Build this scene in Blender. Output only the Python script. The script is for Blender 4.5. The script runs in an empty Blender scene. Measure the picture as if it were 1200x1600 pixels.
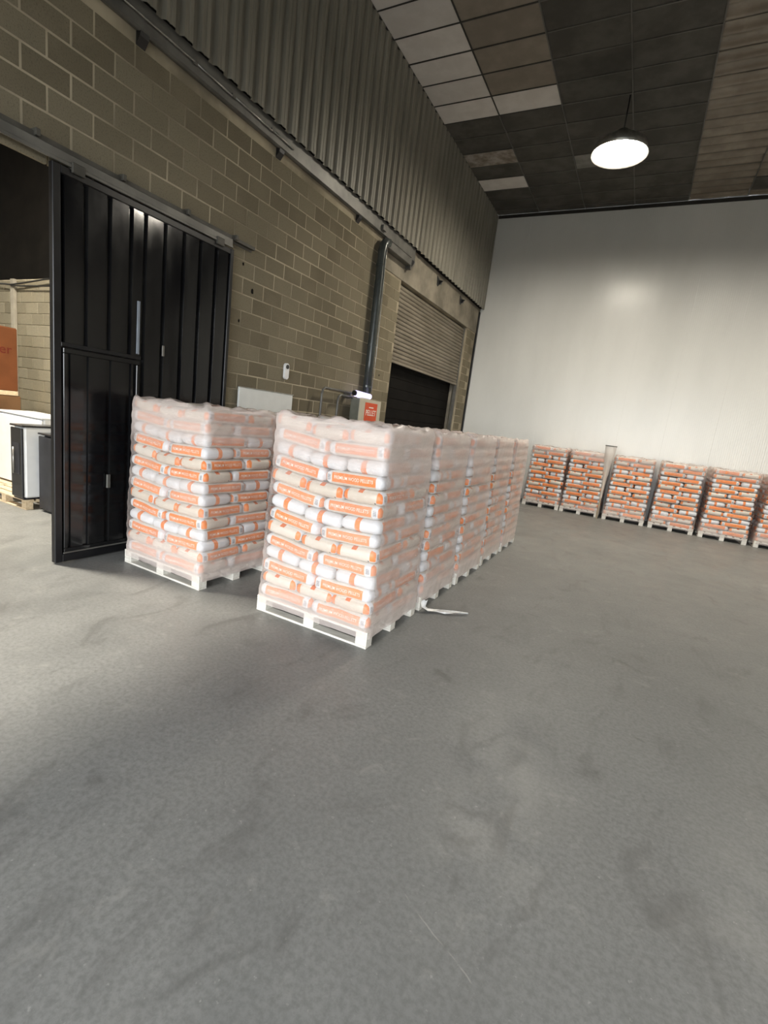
import bpy, math, random
from math import sin, cos, pi, radians, sqrt
from mathutils import Vector, Matrix

S = bpy.context.scene
COL = S.collection
random.seed(7)

# ------------------------------------------------------------------ camera, sky, exposure
def rotation_rows(yaw, pitch, roll):
    cy, sy, cp, sp = cos(yaw), sin(yaw), cos(pitch), sin(pitch)
    f = Vector((sy * cp, cy * cp, sp)); r = Vector((cy, -sy, 0)); u = r.cross(f)
    c, s = cos(roll), sin(roll)
    return c * r + s * u, -s * r + c * u, f
CAM_H = 1.9
cr, cu, cf = rotation_rows(-0.463505, -0.189563, 0.124187)
cam = bpy.data.cameras.new('camera')
cam.sensor_fit = 'VERTICAL'; cam.sensor_height = 32.0; cam.sensor_width = 24.0
cam.lens = 752.06 / 1600 * 32.0
cam.clip_start = 0.05; cam.clip_end = 300
camo = bpy.data.objects.new('camera', cam); COL.objects.link(camo)
camo.matrix_world = Matrix(((cr.x, cu.x, -cf.x, 0), (cr.y, cu.y, -cf.y, 0), (cr.z, cu.z, -cf.z, CAM_H), (0, 0, 0, 1)))
S.camera = camo

world = bpy.data.worlds.new('sky'); S.world = world; world.use_nodes = True
bg = world.node_tree.nodes['Background']
bg.inputs[0].default_value = (0.93, 0.97, 1.0, 1); bg.inputs[1].default_value = 12.0

S.view_settings.view_transform = 'Standard'; S.view_settings.look = 'None'
S.view_settings.gamma = 1.0; S.view_settings.use_curve_mapping = False
S.view_settings.exposure = 0.1
LAMP_STRENGTH = 185.0

# room extents
XL, XR, YF, YB, ZC = -5.2, 8.6, -5.0, 15.32, 8.26
DOOR_F = (-4.4, 5.6, 4.6)                  # front doorway: x0, x1, height
ZBAY = 7.4
def portal(name, loc, rot, sx, sy):
    l = bpy.data.lights.new(name, 'AREA'); l.shape = 'RECTANGLE'; l.size = sx; l.size_y = sy
    l.cycles.is_portal = True
    o = bpy.data.objects.new(name, l); o.location = loc; o.rotation_euler = rot; COL.objects.link(o)
portal('doorway_portal', ((DOOR_F[0] + DOOR_F[1]) / 2, YF - .3, DOOR_F[2] / 2), (radians(90), 0, 0), DOOR_F[1] - DOOR_F[0], DOOR_F[2])

# ------------------------------------------------------------------ node helpers
class NT:
    def __init__(self, name):
        self.mat = bpy.data.materials.new(name); self.mat.use_nodes = True
        self.t = self.mat.node_tree; self.b = self.t.nodes['Principled BSDF']
        self.out = self.t.nodes['Material Output']
    def n(self, typ, ins=None, **kw):
        d = self.t.nodes.new(typ)
        for k, v in kw.items(): setattr(d, k, v)
        for k, v in (ins or {}).items(): self.put(d.inputs[k], v)
        return d
    def put(self, sock, v):
        if isinstance(v, bpy.types.NodeSocket): self.t.links.new(v, sock)
        else:
            if sock.type == 'RGBA' and len(v) == 3: v = (*v, 1)
            sock.default_value = v
    def m(self, op, a, b=None, c=None, clamp=False):
        d = self.n('ShaderNodeMath', {0: a}, operation=op, use_clamp=clamp)
        if b is not None: self.put(d.inputs[1], b)
        if c is not None: self.put(d.inputs[2], c)
        return d.outputs[0]
    def mix(self, f, a, b, blend='MIX'):
        d = self.n('ShaderNodeMix', data_type='RGBA', blend_type=blend)
        self.put(d.inputs[0], f); self.put(d.inputs[6], a); self.put(d.inputs[7], b)
        return d.outputs[2]
    def obj(self): return self.n('ShaderNodeTexCoord').outputs['Object']
    def pos(self): return self.n('ShaderNodeNewGeometry').outputs['Position']
    def scale(self, v, s): return self.n('ShaderNodeVectorMath', {0: v, 1: s}, operation='MULTIPLY').outputs[0]
    def noise(self, v, s, det=4, rough=.55, dist=0):
        return self.n('ShaderNodeTexNoise', {'Vector': v, 'Scale': s, 'Detail': det, 'Roughness': rough, 'Distortion': dist}).outputs[0]
    def ramp(self, f, lo, hi, a=0.0, b=1.0):
        return self.n('ShaderNodeMapRange', {0: f, 1: lo, 2: hi, 3: a, 4: b}, interpolation_type='SMOOTHSTEP').outputs[0]
    def rand(self): return self.n('ShaderNodeObjectInfo').outputs['Random']
    def bump(self, h, strength, dist=.01):
        d = self.n('ShaderNodeBump', {'Height': h, 'Strength': strength, 'Distance': dist}); self.put(self.b.inputs['Normal'], d.outputs[0])
    def set(self, color=None, rough=None, metal=None, spec=None):
        if color is not None: self.put(self.b.inputs['Base Color'], color)
        if rough is not None: self.put(self.b.inputs['Roughness'], rough)
        if metal is not None: self.put(self.b.inputs['Metallic'], metal)
        if spec is not None: self.put(self.b.inputs['Specular IOR Level'], spec)
        return self

def lin(r, g, b):
    f = lambda c: (c / 255 / 12.92) if c / 255 <= .04045 else ((c / 255 + .055) / 1.055) ** 2.4
    return (f(r), f(g), f(b))

def plain(name, color, rough=.6, metal=0, spec=.5, var=.15, scale=6, bump=0):
    t = NT(name); n = t.noise(t.pos(), scale)
    dark = tuple(c * (1 - var) for c in color); light = tuple(min(1, c * (1 + var)) for c in color)
    t.set(t.mix(t.ramp(n, .3, .7), dark, light), rough, metal, spec)
    if bump: t.bump(t.noise(t.pos(), scale * 12), bump, .004)
    return t.mat

# ------------------------------------------------------------------ materials
M = {}
def mat_floor():
    t = NT('concrete_floor'); p = t.pos()
    big = t.ramp(t.noise(p, .45, 5, .6), .3, .7); mid = t.ramp(t.noise(p, 2.2, 6, .65), .3, .75)
    fine = t.noise(p, 38, 5, .7)
    c = t.mix(big, (.185, .187, .180), (.24, .241, .231))
    c = t.mix(t.m('MULTIPLY', mid, .45), c, (.26, .258, .246))
    c = t.mix(t.ramp(fine, .35, .7, .0, .5), c, (.115, .115, .108))
    # pale dust specks and dark rubber scuffs
    sp = t.ramp(t.noise(p, 30, 4, .65), .64, .74); c = t.mix(t.m('MULTIPLY', sp, .5), c, (.42, .41, .38))
    sp2 = t.ramp(t.noise(p, 6, 5, .65, .6), .56, .76); c = t.mix(t.m('MULTIPLY', sp2, .35), c, (.36, .35, .32))
    sc = t.ramp(t.noise(t.scale(p, (1, .45, 1)), 3.1, 4, .6, 1.2), .52, .76); c = t.mix(t.m('MULTIPLY', sc, .42), c, (.08, .077, .072))
    # oil marks with their own place and shape
    wob = t.n('ShaderNodeTexNoise', {'Vector': p, 'Scale': 9.0, 'Detail': 3.0})
    pw = t.n('ShaderNodeVectorMath', {0: p, 1: t.scale(t.n('ShaderNodeVectorMath', {0: wob.outputs['Color'], 1: (.5, .5, .5)}, operation='SUBTRACT').outputs[0], (.16, .16, 0))}, operation='ADD').outputs[0]
    tot = None
    for x, y, rx, ry, a, k in [(-1.01, 3.38, .10, .05, -.4, .8), (-2.02, 1.27, .06, .04, 0, .6), (.29, 4.67, .20, .03, -.35, .55), (-.38, 2.0, .07, .05, .3, .6), (.11, 2.89, .10, .06, .4, .55),
                               (-.69, 5.28, .07, .02, -.4, .7), (-.41, 2.18, .13, .03, .3, .55), (-.48, 2.79, .2, .03, 1.2, .5), (.39, 3.49, .05, .02, 0, .5), (1.6, 5.2, .1, .03, 0, .6),
                               (-.02, 1.9, .25, .03, 1.3, .4), (-1.2, 1.35, .1, .05, .4, .35), (-.9, 1.9, .2, .07, .7, .3), (.5, 2.2, .18, .04, 1.0, .35)]:
        d = t.n('ShaderNodeVectorMath', {0: pw, 1: (x, y, 0)}, operation='SUBTRACT').outputs[0]
        d = t.n('ShaderNodeVectorRotate', {'Vector': d, 'Angle': -a}, rotation_type='Z_AXIS').outputs[0]
        l = t.n('ShaderNodeVectorMath', {0: t.scale(d, (1 / rx, 1 / ry, 0))}, operation='LENGTH').outputs['Value']
        v = t.ramp(l, 1.5, .3, 0, k)
        tot = v if tot is None else t.m('MAXIMUM', tot, v)
    c = t.mix(t.m('MULTIPLY', t.m('MULTIPLY', tot, t.ramp(t.noise(p, 14, 4, .7), .3, .62, .25, 1)), .62), c, (.065, .06, .055))
    # a long pale scratch
    d = t.n('ShaderNodeVectorMath', {0: p, 1: (-.36, 1.543, 0)}, operation='SUBTRACT').outputs[0]
    d = t.n('ShaderNodeVectorRotate', {'Vector': d, 'Angle': .43}, rotation_type='Z_AXIS').outputs[0]
    sx = t.n('ShaderNodeSeparateXYZ', {0: d})
    bend = t.m('MULTIPLY', t.m('SUBTRACT', t.noise(p, 5, 2), .5), .03)
    on = t.m('MULTIPLY', t.ramp(t.m('ABSOLUTE', t.m('ADD', sx.outputs[1], bend)), .004, .0015), t.ramp(t.m('ABSOLUTE', sx.outputs[0]), .24, .22))
    c = t.mix(t.m('MULTIPLY', t.m('MULTIPLY', on, t.ramp(t.noise(p, 9, 2), .42, .55)), .4), c, (.42, .4, .36))
    t.set(c, t.ramp(mid, 0, 1, .40, .58), 0, .4)
    t.bump(t.noise(p, 130, 3), .03, .003)
    return t.mat
M['floor'] = mat_floor()

def mat_block(name, a, b, warm):
    t = NT(name); p = t.pos(); r = t.rand()
    c = t.mix(r, a, b)
    c = t.mix(t.ramp(t.noise(p, 1.1, 3), .4, .7, 0, .45), c, warm)
    c = t.mix(t.ramp(t.noise(p, 70, 3), .5, .75, 0, .5), c, tuple(x * .5 for x in a))
    t.set(c, .92, 0, .15); t.bump(t.noise(p, 90, 4), .5, .006)
    return t.mat
M['block'] = mat_block('block', (.150, .128, .086), (.215, .188, .130), (.24, .205, .14))
M['mortar'] = plain('mortar', (.33, .285, .205), .95, 0, .1, .35, 1.3, .3)
M['bay_block'] = mat_block('bay_block', (.22, .195, .14), (.30, .27, .20), (.32, .27, .18))
M['bay_mortar'] = plain('bay_mortar', (.48, .43, .32), .95, 0, .1, .2, 5)
M['concrete'] = plain('lintel_concrete', (.23, .205, .16), .9, 0, .2, .3, 1.6, .25)
M['concrete_pale'] = plain('column_concrete', (.36, .33, .27), .9, 0, .2, .2, 2, .2)

def mat_cladding():
    t = NT('cladding_paint'); p = t.pos()
    st = t.noise(t.scale(p, (1, 5, .35)), 2.2, 5)
    c = t.mix(t.ramp(st, .35, .7), (.20, .185, .150), (.27, .25, .205))
    c = t.mix(t.ramp(t.noise(p, 26, 2), .72, .8, 0, .6), c, (.09, .075, .055))
    t.set(c, .5, 0, .4); return t.mat
M['cladding'] = mat_cladding()
M['steel_grey'] = plain('grey_steel', (.14, .135, .12), .45, .3, .5, .25, 3)
M['steel_brown'] = plain('brown_grey_steel', (.075, .070, .058), .6, .1, .4, .3, 4)
M['galv'] = plain('galvanised', (.42, .41, .38), .32, .8, .5, .2, 12)
M['black_steel'] = plain('black_paint_steel', (.012, .012, .013), .35, 0, .5, .3, 5)
def mat_gate():
    t = NT('black_gloss_gate'); p = t.pos()
    n = t.noise(t.scale(p, (1, 2, .5)), 2.5, 4)
    t.set(t.mix(t.ramp(n, .3, .7), (.004, .004, .005), (.010, .010, .010)), t.ramp(n, .2, .8, .07, .17), 0, .5)
    t.bump(t.noise(t.scale(p, (1, 2.0, .35)), 1.6, 2), .10, .03)
    return t.mat
M['gate'] = mat_gate()
M['gate_frame'] = plain('black_gate_frame', (.007, .007, .008), .3, 0, .4, .3, 5)
M['slit_glint'] = plain('slit_glint_blue_grey', (.20, .23, .27), .4, 0, .5, .1, 5)  # blue-grey colour painted as bright light at the gate slit
M['pipe'] = plain('pipe_paint', (.055, .062, .058), .28, .2, .5, .2, 5)
def mat_shutter():
    t = NT('shutter_steel'); p = t.pos()
    c = t.mix(t.ramp(t.noise(t.scale(p, (1, .6, 2)), 1.6, 4), .3, .7), (.17, .145, .105), (.27, .235, .18))
    c = t.mix(t.m('MULTIPLY', t.rand(), .35), c, (.12, .10, .075))
    t.set(c, .5, .1, .4); return t.mat
M['shutter'] = mat_shutter()
M['very_dark'] = plain('dark_sheet', (.007, .006, .005), .8, 0, .12, .3, 3)
def mat_backwall():
    t = NT('white_composite_panel'); p = t.pos()
    c = t.mix(t.ramp(t.noise(t.scale(p, (1, 1, .3)), .8, 4), .3, .7), (.66, .655, .62), (.72, .715, .68))
    t.set(c, .26, 0, .45); return t.mat
M['panel_white'] = mat_backwall()
M['plain_wall'] = plain('plain_wall', (.34, .33, .30), .8, 0, .3, .1, 1)
def mat_tile(name, a, b, sc=3, rough=.8):
    t = NT(name); p = t.pos()
    n = t.noise(p, sc, 5, .6)
    c = t.mix(t.ramp(n, .35, .7), a, b)
    c = t.mix(t.m('MULTIPLY', t.rand(), .3), c, tuple(x * .6 for x in a))
    t.set(c, rough, 0, .3); t.bump(t.noise(p, 120, 2), .15, .003); return t.mat
M['tile_white'] = mat_tile('tile_white', (.60, .565, .53), (.68, .645, .61))
M['tile_tan'] = mat_tile('tile_tan', (.215, .185, .148), (.26, .225, .185))
M['tile_dark'] = mat_tile('tile_dark', (.062, .058, .050), (.100, .094, .082), 2)
M['tile_stain'] = mat_tile('tile_stained', (.20, .165, .13), (.48, .44, .40), 4)
M['tile_grey'] = mat_tile('tile_grey', (.16, .155, .14), (.24, .235, .22), 4)
M['tile_foil'] = mat_tile('tile_foil', (.17, .142, .108), (.24, .205, .16), 2, .27)
M['grid'] = plain('ceiling_grid', (.10, .095, .083), .5, .2, .5, .2, 3)
M['grid_dark'] = plain('ceiling_grid_dark', (.03, .028, .024), .6, 0, .4, .2, 3)

def mat_bag():
    t = NT('pellet_bag_film')
    at = t.n('ShaderNodeAttribute', attribute_name='bag_co')
    xyz = t.n('ShaderNodeSeparateXYZ', {0: at.outputs['Vector']}); x, y, z = xyz.outputs
    ay = t.m('ABSOLUTE', y)
    gt = lambda v, c: t.m('GREATER_THAN', v, c)
    lt = lambda v, c: t.m('LESS_THAN', v, c)
    AND = lambda *a: a[0] if len(a) == 1 else t.m('MULTIPLY', a[0], AND(*a[1:]))
    tan, white, orange = (.57, .495, .41), (.66, .66, .67), (.72, .20, .045)
    rnd = t.rand()
    c = t.mix(rnd, tan, (.66, .60, .52))
    side = gt(ay, .158)
    c = t.mix(t.m('MULTIPLY', gt(z, .046), .6), c, (.72, .68, .62))
    c = t.mix(gt(x, .222), c, white)
    c = t.mix(AND(side, gt(x, -.272), lt(x, -.222)), c, white)
    bars = AND(side, gt(x, -.262), lt(x, -.228), gt(z, -.022), lt(z, .026), gt(t.m('SINE', t.m('MULTIPLY', z, 900.0)), -.1))
    c = t.mix(bars, c, (.12, .12, .13))
    oc = t.mix(t.m('MULTIPLY', rnd, .5), orange, (.86, .30, .09))
    c = t.mix(AND(side, gt(x, -.212), lt(x, .222), gt(z, -.034), lt(z, .046)), c, oc)
    c = t.mix(AND(gt(ay, .145), lt(x, -.272), gt(z, -.034)), c, oc)
    c = t.mix(AND(gt(x, .225), lt(t.m('ABSOLUTE', t.m('ADD', y, .01)), .026)), c, oc)
    c = t.mix(AND(lt(x, -.23), lt(t.m('ABSOLUTE', t.m('SUBTRACT', y, .02)), .024), gt(z, .034)), c, (.62, .16, .05))
    dd = t.m('ADD', t.m('POWER', t.m('SUBTRACT', y, -.13), 2.0), t.m('POWER', t.m('ADD', z, .040), 2.0))
    c = t.mix(AND(lt(x, -.2), lt(dd, .00005)), c, (.01, .01, .01))
    cr_ = t.noise(at.outputs['Vector'], 22, 4, .6)
    c = t.mix(t.ramp(cr_, .5, .8, 0, .3), c, (.86, .80, .74))
    t.set(c, .38, 0, .45); t.bump(cr_, .25, .02)
    return t.mat
M['bag'] = mat_bag()
M['print'] = plain('white_print', (.90, .78, .66), .5, 0, .3, .03)

def mat_wrap():
    t = NT('stretch_wrap_film'); t.mat.blend_method = 'BLEND' if hasattr(t.mat, 'blend_method') else t.mat.blend_method
    o = t.obj(); s = t.n('ShaderNodeSeparateXYZ', {0: o})
    z = s.outputs[2]
    ph = t.m('MULTIPLY', t.rand(), 20.0)
    op = t.n('ShaderNodeVectorMath', {0: t.scale(o, (.5, .5, 3.2)), 1: ph}, operation='ADD').outputs[0]
    band = t.ramp(t.noise(op, 1.5, 3, .5, .5), .38, .70, .02, .20)
    crease = t.ramp(t.noise(t.scale(o, (3, 3, 12)), 3.0, 5, .7, 1.5), .58, .80, 0, .18)
    ends = t.m('MAXIMUM', t.ramp(z, 1.36, 1.60, 0, .31), t.ramp(z, .44, .22, 0, .27))
    lw = t.n('ShaderNodeLayerWeight', {'Blend': .35}).outputs['Facing']
    graz = t.m('MULTIPLY', t.m('POWER', lw, 1.5), .52)
    hz = t.n('ShaderNodeAttribute', attribute_name='painted_haze').outputs['Fac']
    f = t.m('ADD', t.m('ADD', t.m('ADD', band, crease), t.m('MULTIPLY', hz, t.ramp(t.noise(op, 2.3, 3), .3, .65, .55, 1.1))), t.m('ADD', ends, graz), clamp=True)
    f = t.m('MINIMUM', f, .78)
    t.set((.84, .73, .675), .27, 0, .6)
    t.bump(t.noise(t.scale(o, (5, 5, 16)), 3, 4, .6, 1.0), .35, .02)
    tr = t.n('ShaderNodeBsdfTransparent')
    mx = t.n('ShaderNodeMixShader', {0: f, 1: tr.outputs[0], 2: t.b.outputs[0]})
    t.t.links.new(mx.outputs[0], t.out.inputs[0])
    return t.mat
M['wrap'] = mat_wrap()
M['film_tail'] = plain('gathered_film', (.74, .74, .73), .35, 0, .6, .15, 20)
def mat_wood(name, a, b):
    t = NT(name); o = t.pos()
    n = t.noise(t.scale(o, (3, 14, 14)), 2.5, 4)
    t.set(t.mix(t.ramp(n, .3, .7), a, b), .75, 0, .25); t.bump(n, .2, .004); return t.mat
M['pallet'] = mat_wood('pale_pallet_wood', (.62, .59, .52), (.74, .71, .65))
M['pallet_raw'] = mat_wood('raw_pallet_wood', (.52, .40, .26), (.66, .54, .37))
M['white_enamel'] = plain('white_enamel', (.78, .79, .79), .3, 0, .5, .03)
M['white_board'] = plain('white_board', (.70, .71, .68), .45, 0, .4, .03)
M['black_enamel'] = plain('black_enamel', (.016, .016, .017), .22, 0, .5, .2)
M['dark_enamel'] = plain('charcoal_enamel', (.022, .022, .026), .4, 0, .5, .2)
M['carton'] = plain('brown_carton', (.125, .042, .014), .8, 0, .2, .12, 3)
M['carton_low'] = plain('brown_carton_low', (.14, .075, .035), .8, 0, .2, .15, 3)
M['carton_print'] = plain('carton_print', (.10, .015, .008), .8, 0, .2, .05)
M['cabinet'] = plain('beige_cabinet', (.50, .46, .36), .5, 0, .4, .05)
M['cabinet_side'] = plain('cabinet_side_shade', (.16, .16, .125), .6, 0, .3, .1)  # grey-green tone paints shade onto the beige cabinet's side
M['poster'] = plain('red_poster', (.62, .085, .03), .5, 0, .3, .05)
M['poster_white'] = plain('poster_white', (.85, .80, .72), .5, 0, .3, .03)
M['white_plastic'] = plain('white_plastic', (.80, .80, .80), .35, 0, .5, .03)
M['black_plastic'] = plain('black_plastic', (.01, .01, .01), .3, 0, .5, .1)
def mat_emit(name, c, s):
    t = NT(name); e = t.n('ShaderNodeEmission', {0: c, 1: s}); t.t.links.new(e.outputs[0], t.out.inputs[0]); return t.mat
M['lamp'] = mat_emit('lamp_diffuser', (1.0, .92, .78), LAMP_STRENGTH)
M['bay_lamp'] = mat_emit('bay_lamp_diffuser', (1.0, .93, .80), LAMP_STRENGTH * 3.6)
M['violet_lamp'] = mat_emit('violet_white_lamp', (.72, .66, 1.0), 1.6)
M['asphalt'] = plain('yard_asphalt', (.10, .098, .092), .9, 0, .2, .15, 1)

# ------------------------------------------------------------------ mesh helpers
class MB:
    def __init__(s): s.v = []; s.f = []
    def add(s, vs, fs):
        o = len(s.v); s.v += [tuple(v) for v in vs]; s.f += [tuple(i + o for i in f) for f in fs]; return s
    def box(s, x0, x1, y0, y1, z0, z1):
        return s.add([(x0, y0, z0), (x1, y0, z0), (x1, y1, z0), (x0, y1, z0), (x0, y0, z1), (x1, y0, z1), (x1, y1, z1), (x0, y1, z1)],
                     [(0, 3, 2, 1), (4, 5, 6, 7), (0, 1, 5, 4), (1, 2, 6, 5), (2, 3, 7, 6), (3, 0, 4, 7)])
    def cbox(s, x0, x1, y0, y1, z0, z1, c=.004):
        V = []; idx = {}
        for ix, x in enumerate((x0, x1)):
            for iy, y in enumerate((y0, y1)):
                for iz, z in enumerate((z0, z1)):
                    sx, sy, sz = (1, -1)[ix], (1, -1)[iy], (1, -1)[iz]
                    for a, p in enumerate(((x, y + sy * c, z + sz * c), (x + sx * c, y, z + sz * c), (x + sx * c, y + sy * c, z))):
                        idx[ix, iy, iz, a] = len(V); V.append(p)
        F = []
        def quad(k): F.append(tuple(idx[i] for i in k))
        for i in (0, 1):
            r = lambda q: q if i else q[::-1]
            quad(r([(i, 0, 0, 0), (i, 1, 0, 0), (i, 1, 1, 0), (i, 0, 1, 0)]))
            quad(r([(0, i, 0, 1), (0, i, 1, 1), (1, i, 1, 1), (1, i, 0, 1)]))
            quad(r([(0, 0, i, 2), (1, 0, i, 2), (1, 1, i, 2), (0, 1, i, 2)]))
        for i in (0, 1):
            for j in (0, 1):
                r = (lambda q: q) if (i ^ j) == 0 else (lambda q: q[::-1])
                quad(r([(i, j, 0, 0), (i, j, 1, 0), (i, j, 1, 1), (i, j, 0, 1)]))
                quad(r([(i, 0, j, 2), (i, 1, j, 2), (i, 1, j, 0), (i, 0, j, 0)]))
                quad(r([(0, i, j, 1), (1, i, j, 1), (1, i, j, 2), (0, i, j, 2)]))
                for k in (0, 1):
                    q = [(i, j, k, 0), (i, j, k, 1), (i, j, k, 2)]
                    quad(q if (i ^ j ^ k) == 1 else q[::-1])
        return s.add(V, F)
    def tube(s, pts, r, n=10, cap=True):
        pts = [Vector(p) for p in pts]; o = len(s.v); N = len(pts)
        prev = None
        for i, p in enumerate(pts):
            d = (pts[min(i + 1, N - 1)] - pts[max(i - 1, 0)]).normalized()
            a = prev if prev is not None else (Vector((0, 0, 1)) if abs(d.z) < .9 else Vector((1, 0, 0)))
            u = (a - d * a.dot(d)).normalized(); w = d.cross(u); prev = u
            rr = r[i] if isinstance(r, (list, tuple)) else r
            for k in range(n):
                t = 2 * pi * k / n; q = p + rr * (cos(t) * u + sin(t) * w); s.v.append(tuple(q))
        for i in range(N - 1):
            for k in range(n):
                a, b = o + i * n + k, o + i * n + (k + 1) % n
                s.f.append((a, b, b + n, a + n))
        if cap:
            s.f.append(tuple(o + k for k in reversed(range(n)))); s.f.append(tuple(o + (N - 1) * n + k for k in range(n)))
        return s
    def lathe(s, prof, n=32, at=(0, 0, 0)):
        o = len(s.v)
        for r, z in prof:
            for k in range(n):
                t = 2 * pi * k / n; s.v.append((at[0] + r * cos(t), at[1] + r * sin(t), at[2] + z))
        for i in range(len(prof) - 1):
            for k in range(n):
                a, b = o + i * n + k, o + i * n + (k + 1) % n
                s.f.append((a, b, b + n, a + n))
        return s
    def prism(s, pts, axis, a, b):
        n = len(pts)
        def P(p, h): return {'x': (h, p[0], p[1]), 'y': (p[0], h, p[1]), 'z': (p[0], p[1], h)}[axis]
        return s.add([P(p, a) for p in pts] + [P(p, b) for p in pts],
                     [tuple(range(n))[::-1], tuple(range(n, 2 * n))] + [(i, (i + 1) % n, n + (i + 1) % n, n + i) for i in range(n)])
    def mesh(s, name, m, smooth=False):
        me = bpy.data.meshes.new(name); me.from_pydata(s.v, [], s.f); me.materials.append(m)
        if smooth:
            me.polygons.foreach_set('use_smooth', [True] * len(me.polygons))
        me.update(); return me

def fix_normals(me):
    import bmesh
    b = bmesh.new(); b.from_mesh(me); bmesh.ops.recalc_face_normals(b, faces=b.faces); b.to_mesh(me); b.free(); return me

def link(name, me, parent=None, loc=None, rot=None):
    o = bpy.data.objects.new(name, me); COL.objects.link(o)
    if parent is not None: o.parent = parent
    if loc is not None: o.location = loc
    if rot is not None: o.rotation_euler = rot
    return o
def build(name, mb, m, parent=None, smooth=False, fix=True, loc=None, rot=None):
    me = mb.mesh(name, M[m] if isinstance(m, str) else m, smooth)
    if fix: fix_normals(me)
    return link(name, me, parent, loc, rot)
def empty(name, loc=(0, 0, 0), rz=0):
    o = bpy.data.objects.new(name, None); o.location = loc; o.rotation_euler = (0, 0, rz); o.empty_display_size = .1; COL.objects.link(o); return o
def tag(o, label, cat, group=None):
    o['label'] = label; o['category'] = cat
    if group: o['group'] = group
    return o
def struct(o, label=None):
    o['kind'] = 'structure'
    if label: o['label'] = label
    return o
def autosmooth(me, ang=35):
    me.polygons.foreach_set('use_smooth', [True] * len(me.polygons))
    try: me.set_sharp_from_angle(angle=radians(ang))
    except Exception: pass
    return me

def text_mesh(body, size, extrude=0.0):
    cu_ = bpy.data.curves.new('lettering', 'FONT'); cu_.body = body; cu_.size = size; cu_.align_x = 'CENTER'; cu_.align_y = 'CENTER'
    cu_.extrude = extrude; cu_.resolution_u = 3; cu_.offset = size * .004
    o = bpy.data.objects.new('lettering', cu_); COL.objects.link(o)
    dg = bpy.context.evaluated_depsgraph_get(); dg.update()
    me = bpy.data.meshes.new_from_object(o.evaluated_get(dg)); bpy.data.objects.remove(o); bpy.data.curves.remove(cu_)
    me.materials.clear(); return me

def project(p):
    d = Vector(p) - Vector((0, 0, CAM_H)); z = d.dot(cf)
    return 600 + 752.06 * d.dot(cr) / z, 800 - 752.06 * d.dot(cu) / z, z

# ------------------------------------------------------------------ setting: floor, walls, ceiling
struct(build('floor', MB().box(XL - 8.3, XR, YF - .2, YB + .2, -.2, 0), 'floor'), 'grey worn concrete warehouse floor with scuffs and pale specks')
struct(build('trim_yard', MB().box(-40, 40, -45, YF - .2, -.2, -.01), 'asphalt'), 'concrete yard outside the doorway')

# left wall: mortar backing, blocks on it
wl = MB()
GATE_O = (-1.5, 3.0, 3.86); SHUT_O = (9.86, 14.42, 4.86)
XM = XL - .003
wl.box(XL - .2, XM, YF, GATE_O[0], 0, 5.62)
wl.box(XL - .2, XM, GATE_O[0], GATE_O[1], GATE_O[2], 5.62)
wl.box(XL - .2, XM, GATE_O[1], SHUT_O[0], 0, 5.62)
wl.box(XL - .2, XM, SHUT_O[0], SHUT_O[1], SHUT_O[2], 5.62)
wl.box(XL - .2, XM, SHUT_O[1], YB, 0, 5.62)
wl.box(XL - .2, XL - .1, YF, YB, 5.62, ZC)
wall_left = struct(build('wall_left', wl, 'mortar'), 'left wall of brown concrete blocks with pale mortar under ribbed grey cladding')

PZ, PY = .213, .413
blk = MB().cbox(XM - .03, XL, -PY / 2 + .0085, PY / 2 - .0085, -PZ / 2 + .0085, PZ / 2 - .0085, .003).mesh('block', M['block'])
fix_normals(blk)
cands = []
def in_open(y, z):
    if GATE_O[0] - .05 < y < GATE_O[1] and z < GATE_O[2]: return True
    if SHUT_O[0] - .02 < y < SHUT_O[1] + .02 and z < SHUT_O[2] + .05: return True
    if y > 9.1 and z > 4.84: return True
    return False
for r in range(-4, 22):
    zt = 4.616 - r * PZ; zc = zt - PZ / 2
    if zc - PZ / 2 < -.08 or zt > 5.4: continue
    off = 5.246 if r % 2 else 5.452
    k = -30
    while True:
        k += 1
        y0 = off + k * PY; y1 = y0 + PY
        if y0 < -1.2: continue
        if y1 > YB - .05: break
        # cut at openings
        segs = [(y0, y1)]
        for (a, b, zo) in ((GATE_O[0], GATE_O[1], GATE_O[2]), (SHUT_O[0], SHUT_O[1], SHUT_O[2] + .02)):
            if zc < zo:
                ns = []
                for (s0, s1) in segs:
                    if s1 <= a or s0 >= b: ns.append((s0, s1)); continue
                    if s0 < a: ns.append((s0, a))
                    if s1 > b: ns.append((b, s1))
                segs = ns
        if zc > 4.86:
            segs = [(s0, min(s1, 8.95)) for s0, s1 in segs if s0 < 8.95]
        for (s0, s1) in segs:
            if s1 - s0 < .09: continue
            yc = (s0 + s1) / 2; x, y, d = project((XL, yc, zc))
            hid = (2.75 < yc < 4.95 and zc < 3.75)
            vis = d > 0 and -40 < x < 1240 and -60 < y < 1640 and zc > 1.75 and not hid
            cands.append((-(1 / d if d > 0 else 0) if vis else 1, s0, s1, yc, zc))
cands.sort()
rest = MB()
for i, (key, s0, s1, yc, zc) in enumerate(cands):
    jx = random.uniform(-.002, .003); sc = (s1 - s0 - .017) / (PY - .017)
    if i < 300 and key <= 0:
        o = link('block', blk, wall_left, (jx, yc, zc)); o.scale = (1, sc, 1)
    else:
        rest.box(XM - .03, XL + jx, s0 + .0085, s1 - .0085, max(.001, zc - PZ / 2 + .0085), zc + PZ / 2 - .0085)
o = build('blockwork', rest, 'block', wall_left, fix=False); o['kind'] = 'stuff'

# ring beam of smooth concrete above the shutter
struct(build('trim_1', MB().cbox(XM - .02, XL + .012, 8.955, YB - .02, SHUT_O[2], 5.60, .008), 'concrete'), 'smooth concrete ring beam above the roller shutter')
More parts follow.
